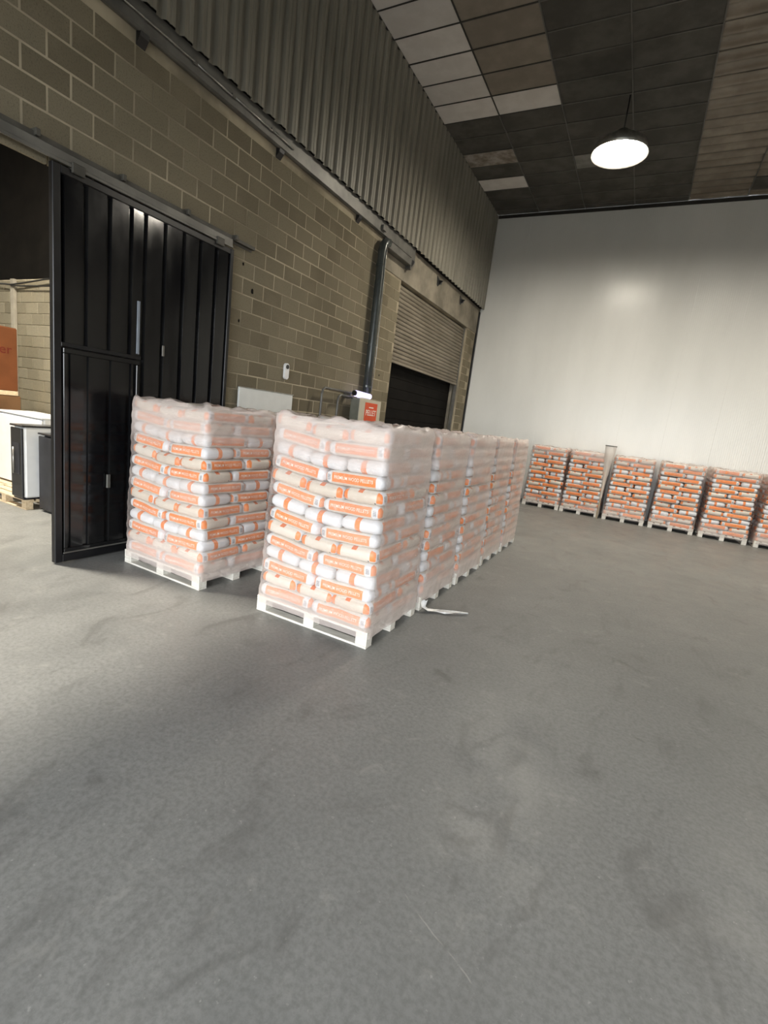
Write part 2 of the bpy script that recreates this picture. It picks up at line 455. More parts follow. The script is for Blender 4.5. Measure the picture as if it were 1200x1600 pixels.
# ribbed cladding sheets
RIB = .222
XV, XCR = XL + .115, XL + .158
def cladding(nr):
    mb = MB(); prof = []
    for i in range(nr):
        y = i * RIB
        prof += [(y, XV), (y + .060, XV), (y + .085, XCR), (y + .120, XCR), (y + .128, XCR - .006), (y + .142, XCR - .006), (y + .150, XCR), (y + .197, XCR)]
    prof.append((nr * RIB, XV)); prof.append((nr * RIB + .05, XV + .002))
    vs = [(x, y, 5.575) for y, x in prof] + [(x, y, ZC) for y, x in prof]; n = len(prof)
    return mb.add(vs, [(i, i + n, i + n + 1, i + 1) for i in range(n - 1)])
cme = cladding(4).mesh('cladding_sheet', M['cladding'])
y = -1.0 + .07
while y < YB - .1:
    nr = 4
    o = link('cladding_sheet', cme if y + 4 * RIB < YB - .03 else cladding(max(1, int((YB - y - .06) / RIB))).mesh('cladding_sheet', M['cladding']), wall_left, (random.uniform(-.003, .003), y, random.uniform(-.004, .004)))
    y += 4 * RIB
# dark closure strip behind the sheets' lower edge
struct(build('trim_2', MB().box(XL - .1, XV - .02, YF, YB - .02, 5.605, 5.64), 'very_dark'), 'dark closure strip behind the foot of the cladding')

# back wall of white ribbed panels
wb = struct(build('wall_back', MB().box(XL - .2, XR + .2, YB, YB + .2, 0, ZC), 'plain_wall'), 'tall white ribbed panel wall at the far end')
PW = 1.14
pm = MB(); prof = []
nr = 24; pr = (PW - .006) / nr
prof.append((.0, YB - .0285)); prof.append((.0012, YB - .03))
for i in range(nr):
    a = .003 + i * pr
    prof += [(a + .004, YB - .0315), (a + pr * .5, YB - .0322), (a + pr - .004, YB - .0315), (a + pr, YB - .0303)]
prof.append((PW - .0012, YB - .03)); prof.append((PW, YB - .0285))
n = len(prof)
pme = pm.add([(x, y, 0) for x, y in prof] + [(x, y, ZC) for x, y in prof], [(i, i + 1, i + n + 1, i + n) for i in range(n - 1)]).mesh('wall_panel', M['panel_white'])
k = 0
while XL + .03 + (k + 1) * PW < XR + .2:
    link('wall_panel', pme, wb, (XL + .03 + k * PW, 0, 0)); k += 1
struct(build('trim_3', MB().cbox(XL - .01, XL + .05, YB - .12, YB - .035, 0, 5.5, .006), 'black_steel'), 'black corner trim between block wall and white panel wall')
struct(build('trim_4', MB().cbox(XL + .16, XR, YB - .05, YB - .03, ZC - .09, ZC, .004), 'grid_dark'), 'dark edge trim along the ceiling at the white wall')
struct(build('wall_right', MB().box(XR, XR + .2, YF, YB, 0, ZC), 'plain_wall'), 'right side wall')
wf = MB().box(XL - .2, DOOR_F[0], YF - .2, YF, 0, ZC).box(DOOR_F[1], XR + .2, YF - .2, YF, 0, ZC).box(DOOR_F[0], DOOR_F[1], YF - .2, YF, DOOR_F[2], ZC)
struct(build('wall_front', wf, 'plain_wall'), 'front wall with the open loading doorway')

# ceiling
ceil = MB().box(XL - .2, XR + .2, YF - .2, YB + .2, ZC + .045, ZC + .2)
ceil.box(XL - .2, XR + .2, YF - .2, 5.8, ZC + .01, ZC + .045)
ceil.box(4.85, XR + .2, 5.8, YB, ZC + .01, ZC + .045)
ceiling = struct(build('ceiling', ceil, 'tile_dark'), 'dark ceiling of large tiles with some white and foil tiles')
CX = [-5.06, -3.845, -2.605, -1.36, -.12, 1.12, 2.36, 3.6, 4.84]
def tile_mesh(w, d, wave):
    mb = MB()
    if not wave: return mb.cbox(.008, w - .008, .008, d - .008, .006, .04, .004)
    nn, mm = 26, 5
    def h(i, j): return .022 + .016 * sin(i * .48 + j * .12) + .004 * sin(i * .95 + 1 + .5 * j)
    g = [(.008 + (w - .016) * j / mm, .008 + (d - .016) * i / nn, h(i, j)) for i in range(nn + 1) for j in range(mm + 1)]
    return mb.add(g, [(i * (mm + 1) + j, (i + 1) * (mm + 1) + j, (i + 1) * (mm + 1) + j + 1, i * (mm + 1) + j + 1) for i in range(nn) for j in range(mm)])
tcache = {}
def tile(c, y0, y1, m):
    w = CX[c + 1] - CX[c]; key = (round(w, 3), round(y1 - y0, 3), m)
    if key not in tcache:
        me = tile_mesh(w, y1 - y0, m == 'tile_foil').mesh('ceiling_tile', M[m])
        if m == 'tile_foil': me.polygons.foreach_set('use_smooth', [True] * len(me.polygons))
        else: fix_normals(me)
        tcache[key] = me
    link('ceiling_tile', tcache[key], ceiling, (CX[c], y0, ZC + random.uniform(0, .003)))
TP = .612
for r in range(-8, 8):
    y0 = 10.70 + r * TP; y1 = min(y0 + TP, YB - .05)
    for c in range(8):
        m = 'tile_dark'
        if c == 0:
            m = 'tile_white' if r < 0 or r == 4 else ('tile_stain' if r == 2 else 'tile_dark')
        elif c == 1: m = 'tile_tan' if r < -1 else ('tile_white' if r == -1 else 'tile_dark')
        elif c == 2 and r == 3: m = 'tile_grey'
        elif c >= 4: m = 'tile_foil' if c < 5 or r % 3 else 'tile_dark'
        tile(c, y0, y1, m)
ycut = 10.70
for i, x in enumerate(CX):
    a = 5.8
    if i <= 1:
        build('grid_bar', MB().cbox(x - .012, x + .012, 5.8, ycut, ZC - .006, ZC + .012, .002), 'grid_dark', ceiling); a = ycut  # dark colour paints the shadow gaps beside the white tiles
    build('grid_bar', MB().cbox(x - .011, x + .011, a, YB - .05, ZC - .008, ZC + .012, .002), 'grid', ceiling)
for r in range(-8, 8):
    y = 10.70 + r * TP
    x0 = CX[0]
    if r <= 0:
        build('grid_bar', MB().cbox(CX[0], CX[2], y - .012, y + .012, ZC - .003, ZC + .012, .002), 'grid_dark', ceiling); x0 = CX[2]  # shadow gaps between the pale tiles, painted as dark cross bars
    build('grid_bar', MB().cbox(x0, CX[4], y - .009, y + .009, ZC - .005, ZC + .012, .002), 'grid', ceiling)

# ------------------------------------------------------------------ side bay beyond the sliding gate
BX0, BY1 = -13.4, 5.62
bb = MB().box(BX0 - .2, XL - .2, BY1, BY1 + .2, 0, 3.74)
wall_bay = struct(build('wall_bay_back', bb, 'bay_mortar'), 'pale block wall at the back of the side bay')
bblk = fix_normals(MB().cbox(-PY / 2 + .006, PY / 2 - .006, -.012, .03, -PZ / 2 + .006, PZ / 2 - .006, .005).mesh('block', M['bay_block']))
for r in range(0, 17):
    zc = 3.725 - (r + .5) * PZ
    for k in range(20):
        x = -13.2 + k * PY + (PY / 2 if r % 2 else 0)
        if -12.6 < x < -10.2 and zc > .9: link('block', bblk, wall_bay, (x, BY1, zc))
struct(build('wall_bay_upper', MB().box(BX0 - .2, XL - .2, BY1 + .05, BY1 + .2, 3.74, ZBAY), 'very_dark'), 'black sheeting above the bay wall')
struct(build('wall_bay_side', MB().box(BX0 - .2, BX0, YF, BY1, 0, ZBAY), 'plain_wall'), 'far side wall of the side bay')
struct(build('wall_bay_front', MB().box(BX0 - .2, XL - .2, YF - .2, YF, 0, ZBAY), 'plain_wall'), 'front wall of the side bay')
bc = MB().box(BX0 - .2, XL - .2, YF - .2, BY1 + .2, ZBAY, ZBAY + .15)
struct(build('ceiling_bay', bc, 'very_dark'), 'dark roof of the side bay')
struct(build('trim_5', MB().cbox(-11.79, -11.66, BY1 - .075, BY1 - .015, .0, 3.74, .006), 'concrete_pale'), 'slim pale vertical post on the bay wall')
tag(build('cable_run', MB().tube([(-13.0, BY1 - .09, 3.66), (-12.3, BY1 - .09, 3.655), (-11.7, BY1 - .1, 3.62), (-11.2, BY1 - .09, 3.65), (-10.5, BY1 - .09, 3.70), (-9.8, BY1 - .09, 3.72)], .016, 6)
    .tube([(-11.7, BY1 - .1, 3.60), (-11.2, BY1 - .09, 3.59), (-10.5, BY1 - .09, 3.58), (-9.8, BY1 - .09, 3.57)], .014, 6), 'black_plastic', smooth=True),
    'thin dark cables strung along the top of the bay block wall', 'cable')

# ------------------------------------------------------------------ sliding gate and its track
gate = tag(empty('sliding_gate', (XL + .1, 3.86, 0)), 'glossy black ribbed steel sliding gate with a wicket door, left wall', 'gate')
gx, gy = XL + .1, 3.86
G0, G1, GT = 2.755, 4.965, 3.80
def gb(name, mb, m='gate', par=gate, **k):
    for i, v in enumerate(mb.v): mb.v[i] = (v[0] - gx, v[1] - gy, v[2])
    o = build(name, mb, m, par, **k); return o
XG = XL + .085
# four steel edge members
gb('frame_stile', MB().cbox(XL + .03, XG + .01, G0, G0 + .075, .015, GT, .006), 'gate_frame')
gb('frame_stile', MB().cbox(XL + .03, XG + .01, G1 - .055, G1, .015, GT, .006), 'gate_frame')
gb('frame_rail', MB().cbox(XL + .03, XG + .008, G0 + .075, G1 - .055, GT - .07, GT, .006), 'gate_frame')
gb('frame_rail', MB().cbox(XL + .03, XG + .008, G0 + .075, G1 - .055, .015, .10, .006), 'gate_frame')
gb('rail_highlight', MB().cbox(XG, XG + .014, G0 + .085, G1 - .2, .102, .118, .003), 'steel_grey')  # lighter strip added to paint the lit top of the bottom rail
ribs = [2.84, 3.06, 3.30, 3.535, 3.70, 3.945, 4.20, 4.44, 4.685, 4.91]
WD = (2.845, 3.665, 2.20)
def ribbed(y0, y1, z0, z1, x):
    # one trough panel: flat face with turned-in edges
    e = .028
    pts = [(y0, x - .034), (y0 + .012, x - .034), (y0 + e, x), (y1 - e, x), (y1 - .012, x - .034), (y1, x - .034)]
    n = len(pts); mb = MB()
    mb.add([(q, p, z0) for p, q in pts] + [(q, p, z1) for p, q in pts], [(i, i + 1, i + 1 + n, i + n) for i in range(n - 1)])
    return mb
for i in range(len(ribs) - 1):
    z0 = .10
    if ribs[i + 1] <= WD[1] + .05: z0 = WD[2] + .03
    gb('gate_panel', ribbed(ribs[i], ribs[i + 1], z0, GT - .07, XG - .004), fix=False)
gb('backing_sheet', MB().box(XL + .03, XL + .045, G0 + .07, G1 - .05, .1, GT - .06))
wd = gb('wicket_door', MB().cbox(XL + .046, XG - .02, WD[0], WD[1], .12, WD[2] - .045, .004))
def wb_(name, mb, m='gate', **k): return gb(name, mb, m, wd, **k)
wb_('door_rail', MB().cbox(XG - .02, XG + .012, WD[0], WD[1], WD[2] - .05, WD[2], .005))
wb_('door_rail', MB().cbox(XG - .02, XG + .012, WD[0], WD[1], .12, .16, .005))
wb_('door_stile', MB().cbox(XG - .02, XG + .012, WD[0], WD[0] + .04, .16, WD[2] - .05, .005))
wb_('door_stile', MB().cbox(XG - .02, XG + .012, WD[1] - .04, WD[1], .16, WD[2] - .05, .005))
dr = [2.89, 3.07, 3.31, 3.54, 3.622]
for i in range(4): wb_('door_panel', ribbed(dr[i], dr[i + 1], .16, WD[2] - .05, XG - .002), fix=False)
wb_('door_pull', MB().cbox(XG + .005, XG + .03, 3.29, 3.33, .78, .93, .004), 'steel_grey')
gb('frame_rail', MB().cbox(XG - .01, XG + .010, WD[0] - .02, WD[1] + .01, WD[2] + .008, WD[2] + .05, .004), 'gate_frame')
gb('slit_glint_strip', MB().cbox(XG - .004, XG + .008, 3.622, 3.655, WD[2] + .07, 2.83, .003), 'slit_glint')  # pale strip added to stand for light showing at the slit
gb('lock_plate', MB().cbox(XG - .0, XG + .012, 3.945, 3.975, 2.30, 2.42, .003), 'steel_grey')

track = tag(empty('gate_track', (XL, 3.0, 3.9)), 'grey steel overhead track above the black sliding gate', 'track')
def tb(name, mb, m='steel_grey', **k):
    for i, v in enumerate(mb.v): mb.v[i] = (v[0] - XL, v[1] - 3.0, v[2] - 3.9)
    return build(name, mb, m, track, **k)
tb('track_angle', MB().prism([(XL - .0, 3.975), (XL + .07, 3.965), (XL + .07, 3.925), (XL + .012, 3.93), (XL + .012, 3.90), (XL, 3.90)], 'y', -.9, 5.36), 'steel_brown')
tb('track_channel', MB().cbox(XL + .035, XL + .10, -.9, 4.93, 3.835, 3.915, .006))
tb('track_lip', MB().cbox(XL + .085, XL + .108, -.9, 4.93, 3.81, 3.838, .003))
for yb in (2.62, 3.42, 4.22, 4.98):
    tb('track_bracket', MB().cbox(XL, XL + .105, yb, yb + .04, 3.93, 3.99, .004), 'steel_brown')
for yb in (2.98, 4.72):
    tb('roller_hanger', MB().cbox(XL + .05, XL + .118, yb - .06, yb + .06, 3.77, 3.86, .006), 'steel_brown')

# ------------------------------------------------------------------ steel beam, conduit, trunking, pipe
beam = tag(empty('wall_beam', (XL, 5, 5.46)), 'grey steel channel running along the top of the block wall', 'beam')
def beamp(name, mb, m='steel_grey', **k):
    for i, v in enumerate(mb.v): mb.v[i] = (v[0] - XL, v[1] - 5, v[2] - 5.46)
    return build(name, mb, m, beam, **k)
beamp('channel', MB().prism([(XL, 5.60), (XL + .085, 5.60), (XL + .085, 5.37), (XL + .055, 5.355), (XL, 5.37)], 'y', -1.0, 10.2))
for yb in (2.2, 3.65, 5.76, 7.9):
    beamp('hold_bracket', MB().prism([(XL, 5.37), (XL + .07, 5.37), (XL + .06, 5.32), (XL, 5.25)], 'y', yb - .05, yb + .05), 'black_steel')
cnd = tag(empty('conduit', (XL + .09, 4, 5.465)), 'thin bright metal conduit clipped to the steel channel above the gate', 'conduit')
for y0, y1 in ((.5, 4.22), (4.26, 4.78), (4.84, 5.5), (5.53, 5.95)):
    build('conduit_length', MB().tube([(.012, y0 - 4, 0), (.012, y1 - 4, -.012 * (y0 > 4))], .011, 8), 'galv', cnd, smooth=True)
for y0 in (4.24, 4.81, 5.515):
    build('saddle', MB().cbox(-.002, .02, y0 - 4 - .03, y0 - 4 + .03, -.022, .022, .003), 'steel_grey', cnd)
build('junction_box', MB().cbox(-.002, .045, 8.62 - 4, 8.76 - 4, -.06, .03, .004), 'steel_grey', cnd)
trk = tag(empty('cable_trunking', (XL, 9.2, 5.2)), 'long grey metal trunking under the beam ending in a pointed bracket', 'trunking')
def trp(name, mb, m='steel_grey', **k):
    for i, v in enumerate(mb.v): mb.v[i] = (v[0] - XL, v[1] - 9.2, v[2] - 5.2)
    return build(name, mb, m, trk, **k)
trp('trunking_body', MB().cbox(XL + .012, XL + .16, 8.86, 9.93, 5.17, 5.31, .006))
trp('end_bracket', MB().prism([(9.93, 5.34), (10.14, 5.33), (10.13, 5.26), (9.98, 5.10), (9.93, 5.12)], 'x', XL + .012, XL + .13), 'steel_grey')
trp('end_bracket', MB().prism([(9.97, 5.31), (10.11, 5.31), (10.10, 5.27), (9.99, 5.17)], 'x', XL + .13, XL + .134), 'black_steel')
for (yy, lb) in ((11.84, 'dark triangular bracket on the concrete beam, nearer the grey trunking'), (13.56, 'dark triangular bracket on the concrete beam, nearer the white wall')):
    t_ = tag(empty('beam_bracket', (XL + .012, yy, 5.40)), lb, 'bracket', 'triangular brackets on the ring beam')
    build('bracket_plate', MB().prism([(-.16, .10), (.16, .02), (.15, -.03), (.0, -.05), (-.05, -.12), (-.12, -.10)], 'x', 0, .012), 'black_steel', t_)
    build('bracket_web', MB().prism([(0, .04), (.11, .02), (0, -.08)], 'y', -.012, .012), 'black_steel', t_)

pp = tag(empty('down_pipe', (XL + .12, 8.70, 0)), 'thick dark grey vertical pipe on the block wall beside the shutter', 'pipe')
build('pipe', MB().tube([(0, 0, 2.24), (0, 0, 3.0), (0, 0, 4.0), (0, 0, 5.05), (0, .03, 5.16), (0, .10, 5.24), (0, .2, 5.26)], .085, 18), 'pipe', pp, smooth=True)
for z in (2.5, 3.3, 4.8):
    build('pipe_clip', MB().lathe([(.085, -.02), (.092, -.02), (.092, .02), (.085, .02)], 18, (0, 0, z)), 'pipe', pp, smooth=False)
build('cable', MB().tube([(.09, .03, 2.40), (.098, .05, 3.0), (.10, .03, 4.0), (.10, -.01, 4.9), (.09, .02, 5.18)], .008, 6), 'galv', pp, smooth=True)

# ------------------------------------------------------------------ roller shutter and black doorway
sh = tag(empty('roller_shutter', (XL - .1, 12.14, 3.2)), 'half-raised brown steel roller shutter in the far end of the block wall', 'shutter')
Z0, Z1 = 3.17, 4.83
ns = 18; hs = (Z1 - Z0 - .06) / ns
sme = MB(); L0, L1 = SHUT_O[0] - 12.14 + .02, SHUT_O[1] - 12.14 - .02
pts = [(0, 0), (.016, hs * .18), (.022, hs * .45), (.016, hs * .74), (0, hs * .92), (-.012, hs * .96), (-.012, hs), (-.02, hs), (-.02, 0)]
sl = fix_normals(MB().prism(pts, 'y', L0, L1).mesh('slat', M['shutter']))
for i in range(ns): link('slat', sl, sh, (0, 0, Z0 + .06 + i * hs - 3.2))
build('bottom_bar', MB().cbox(-.03, .03, L0, L1, Z0 - 3.2, Z0 + .06 - 3.2, .006), 'shutter', sh)
for y_, w in ((L0 - .02, .05), (L1 - .04, .06)):
    build('guide_rail', MB().cbox(-.05, .04, y_, y_ + w, -3.2, Z1 - 3.2, .006), 'steel_grey', sh)
d1 = struct(build('door_1', MB().box(XL - .34, XL - .30, SHUT_O[0] - .1, SHUT_O[1] + .1, 0, SHUT_O[2]), 'very_dark'), 'black door curtain behind the raised shutter')
fl = fix_normals(MB().cbox(XL - .305, XL - .285, SHUT_O[0] + .02, SHUT_O[1] - .02, 0, .235, .008).mesh('door_slat', M['very_dark']))
for i in range(14): link('door_slat', fl, d1, (0, 0, .01 + i * .24))
rv = MB().box(XL - .34, XL - .19, SHUT_O[0] - .1, SHUT_O[0], 0, SHUT_O[2]).box(XL - .34, XL - .19, SHUT_O[1], SHUT_O[1] + .1, 0, SHUT_O[2]).box(XL - .34, XL - .19, SHUT_O[0] - .1, SHUT_O[1] + .1, SHUT_O[2], SHUT_O[2] + .1)
struct(build('trim_6', rv, 'concrete'), 'reveal of the shutter opening')

# ------------------------------------------------------------------ small things on the left wall
wbd = tag(empty('white_board', (XL + .02, 5.85, 1.55)), 'blank white board on the block wall above the left stack of bags', 'board')
build('board_panel', MB().cbox(0, .035, -.60, .60, -.55, .545, .006), 'white_board', wbd)
build('board_edge', MB().cbox(.0, .042, -.612, .612, .545, .556, .003), 'galv', wbd)
db = tag(empty('door_camera', (XL, 6.275, 2.45)), 'small white rounded door camera high on the block wall', 'camera')
def pill(y, z, hw, hh, n=10): return [(y + hw * cos(a), z + (hh - hw if sin(a) >= 0 else -(hh - hw)) + hw * sin(a)) for a in [2 * pi * k / (2 * n) for k in range(2 * n)]]
build('camera_body', MB().prism(pill(0, 0, .05, .125), 'x', 0, .04), 'white_plastic', db)
build('lens', MB().prism(pill(0, .07, .032, .033), 'x', .04, .05), 'black_plastic', db)
for y_, z_, r_ in ((5.43, 3.42, .035), (5.23, 3.72, .02), (5.21, 2.98, .02), (9.35, 2.8, .02)):
    build('drill_hole', MB().prism([(y_ + r_ * .7 * cos(a) * random.uniform(.8, 1.2), z_ + r_ * sin(a) * random.uniform(.8, 1.2)) for a in [2 * pi * k / 9 for k in range(9)]], 'x', XL - .004, XL + .004), 'very_dark', wall_left)

cb = tag(empty('wall_cabinet', (-4.876, 8.58, 0)), 'beige floor cabinet with shade coloured into one side and a red poster beside the pipe', 'cabinet')
cb0 = MB().cbox(-.20, 0, -.43, .42, .1, 2.235, .006)
build('cabinet_body', MB().cbox(-.215, -.02, -.428, .418, .1, 2.225, .006), 'cabinet_side', cb)
build('cabinet_front', MB().cbox(-.02, 0, -.43, .42, .1, 2.235, .005), 'cabinet', cb)
build('plinth', MB().cbox(-.2, -.03, -.41, .40, 0, .1, .004), 'black_steel', cb)
po = tag(empty('pellet_poster', (-4.876, 8.60, 1.86)), 'red poster with white PELLET lettering on the beige cabinet', 'poster')
build('poster_sheet', MB().box(.001, .004, -.245, .245, -.38, .315), 'poster', po)
def flat_text(body, size, y, z, x, m, par, w=None):
    me = text_mesh(body, size, .001)
    xs = [v.co.x for v in me.vertices]; k = (w / (max(xs) - min(xs))) if w else 1
    for v in me.vertices: v.co = Vector((x + v.co.z, y + v.co.x * k, z + v.co.y))
    me.materials.append(M[m]); return link('lettering', me, par)
flat_text('PELLET', .155, 0, .115, .006, 'poster_white', po, .40)
build('printed_dash', MB().box(.004, .006, -.09, .09, .215, .235), 'poster_white', po)
build('printed_shape', MB().prism([(-.245, -.38), (.18, -.38), (.05, -.26), (-.09, -.16), (-.15, -.20), (-.245, -.17)], 'x', .004, .0055), 'poster_white', po)
dv = tag(empty('lit_lamp_unit', (-4.97, 8.35, 2.31)), 'violet-white glowing lamp unit lying on top of the beige cabinet', 'lamp')
build('lamp_tube', MB().tube([(0, -.27, 0), (0, -.24, 0), (0, .30, -.01)], [.045, .062, .055], 14), 'violet_lamp', dv, smooth=True)
build('end_cap', MB().tube([(0, -.30, .005), (0, -.272, .005)], .05, 14), 'black_plastic', dv)
build('foot', MB().cbox(-.05, .05, -.1, .22, -.075, -.05, .004), 'white_plastic', dv)
gr = tag(empty('tube_rail', (XL + .15, 7.6, 0)), 'bent grey tube guard rail on the block wall left of the cabinet', 'rail')
def rail(y0, y1, z): return [(0, y0 - 7.6, 0.02), (0, y0 - 7.6, z - .12), (0, y0 - 7.6 + .02, z - .04), (0, y0 - 7.6 + .08, z), (0, y1 - 7.6, z)]
build('tube_hoop', MB().tube(rail(7.12, 8.14, 2.31), .022, 10), 'steel_grey', gr, smooth=True)
build('tube_hoop', MB().tube(rail(7.64, 8.14, 2.235), .022, 10), 'steel_grey', gr, smooth=True)
build('rail_bracket', MB().cbox(-.15, .0, .45, .49, 2.2, 2.33, .004), 'steel_grey', gr)

# ------------------------------------------------------------------ ceiling lamp
diff = MB().lathe([(.43, .005), (.40, -.05), (.30, -.10), (.18, -.13), (.08, -.14), (.002, -.142)], 28)
hous = MB().lathe([(.435, .01), (.495, -.15), (.505, -.15), (.45, .01), (.36, .09), (.18, .15), (.10, .20), (.10, .26), (.002, .27)], 28)
LZ = 7.42
def high_bay(x, y, ztop, label, mat):
    e = tag(empty('high_bay_lamp', (x, y, LZ)), label, 'lamp', 'high bay lamps')
    build('diffuser', diff, mat, e, smooth=True)
    build('housing', hous, 'galv', e, smooth=True)
    build('hanger', MB().tube([(0, 0, .26), (0, 0, ztop - LZ)], .012, 8), 'black_steel', e, smooth=True)
high_bay(-1.40, 10.75, ZC, 'round bright high bay lamp hanging before the white panel wall', 'lamp')
high_bay(4.4, 10.75, ZC, 'high bay lamp hanging to the right, outside the picture', 'lamp')
LZ = 7.12
high_bay(-7.75, 1.9, ZBAY, 'high bay lamp under the dark roof of the side bay', 'bay_lamp')

# ------------------------------------------------------------------ pallets, bags and stretch wrap
BH = .1205
A_, B_, C_, R_ = .300, .199, .0608, .044
def lump(p, s):
    x, y, z = p
    return .006 * sin(9 * x + 3 * s + 5 * y) + .004 * sin(23 * x - 17 * y + s) + .003 * sin(31 * y + 40 * z + 2 * s)
def bag_surface(p, s):
    q = Vector((max(-A_ + R_, min(A_ - R_, p[0])), max(-B_ + R_, min(B_ - R_, p[1])), max(-C_ + R_, min(C_ - R_, p[2]))))
    d = Vector(p) - q
    if d.length < 1e-6: return Vector(p)
    n = d.normalized(); o = q + n * R_
    k = lump(o, s)
    o = o + n * k * (.35 if abs(n.z) > .8 else 1) - Vector((0, 0, 0))
    # flatten the pinched ends a little, so they read as filled sacks
    e = abs(o.x) / A_
    o.z *= 1 - .22 * max(0, e - .8) / .2
    o.z = max(-.0601, min(.0601, o.z))
    return o
def bag_mesh(seed, nx=12, ny=7, nz=4):
    mb = MB(); ids = {}
    def vid(i, j, k):
        if (i, j, k) not in ids:
            # samples crowd toward the edges
            g = lambda t: math.copysign(abs(t) ** .8, t)
            p = (A_ * g(2 * i / nx - 1), B_ * g(2 * j / ny - 1), C_ * (2 * k / nz - 1))
            ids[i, j, k] = len(mb.v); mb.v.append(tuple(bag_surface(p, seed)))
        return ids[i, j, k]
    for i in range(nx):
        for j in range(ny):
            mb.f.append((vid(i, j, nz), vid(i + 1, j, nz), vid(i + 1, j + 1, nz), vid(i, j + 1, nz)))
            mb.f.append((vid(i, j, 0), vid(i, j + 1, 0), vid(i + 1, j + 1, 0), vid(i + 1, j, 0)))
    for i in range(nx):
        for k in range(nz):
            mb.f.append((vid(i, 0, k), vid(i + 1, 0, k), vid(i + 1, 0, k + 1), vid(i, 0, k + 1)))
            mb.f.append((vid(i, ny, k), vid(i, ny, k + 1), vid(i + 1, ny, k + 1), vid(i + 1, ny, k)))
    for j in range(ny):
        for k in range(nz):
            mb.f.append((vid(0, j, k), vid(0, j, k + 1), vid(0, j + 1, k + 1), vid(0, j + 1, k)))
            mb.f.append((vid(nx, j, k), vid(nx, j + 1, k), vid(nx, j + 1, k + 1), vid(nx, j, k + 1)))
    return mb
def with_co(me, cos_):
    a = me.attributes.new('bag_co', 'FLOAT_VECTOR', 'POINT'); a.data.foreach_set('vector', [c for v in cos_ for c in v]); return me
BAGS = []
for s in range(4):
    mb = bag_mesh(s * 2.3 + .7); me = with_co(mb.mesh('pellet_bag', M['bag'], True), mb.v); BAGS.append((mb, me))
LET = {}
def lettering(seed, side):
    if (seed, side) not in LET:
        me = text_mesh('PREMIUM WOOD PELLETS', .036)
        xs = [v.co.x for v in me.vertices]; k = .385 / (max(xs) - min(xs))
        for v in me.vertices:
            x, z = v.co.x * k + (.005 if side < 0 else -.005), v.co.y * 1.1 + .006
            if side > 0: x = -x
            p = bag_surface((x, -B_ if side < 0 else B_, z), seed * 2.3 + .7)
            v.co = Vector((x, p.y + (-.0045 if side < 0 else .0045), p.z))
        me.materials.append(M['print']); LET[seed, side] = me
    return LET[seed, side]

def pallet(name_label, loc, rz, raw=False, group='white pallets under the bag stacks'):
    mt = 'pallet_raw' if raw else 'pallet'
    key = mt
    if key not in PAL:
        D = {}
        D['base_board'] = (fix_normals(MB().cbox(-.6, .6, -.05, .05, 0, .02, .003).mesh('base_board', M[mt])), [(0, -.45, 0), (0, 0, 0), (0, .45, 0)])
        D['block'] = (fix_normals(MB().cbox(-.055, .055, -.05, .05, .02, .105, .004).mesh('block', M[mt])), [(x, y, 0) for x in (-.545, 0, .545) for y in (-.45, 0, .45)])
        D['stringer_board'] = (fix_normals(MB().cbox(-.055, .055, -.5, .5, .105, .125, .003).mesh('stringer_board', M[mt])), [(x, 0, 0) for x in (-.545, 0, .545)])
        D['deck_board'] = (fix_normals(MB().cbox(-.6, .6, -.055, .055, .125, .148, .003).mesh('deck_board', M[mt])), [(0, -.445 + i * .1483, 0) for i in range(7)])
        PAL[key] = D
    e = tag(empty('wood_pallet', loc, rz), name_label, 'pallet', group)
    for nm, (me, ps) in PAL[key].items():
        for p in ps: link(nm, me, e, p)
    return e
PAL = {}

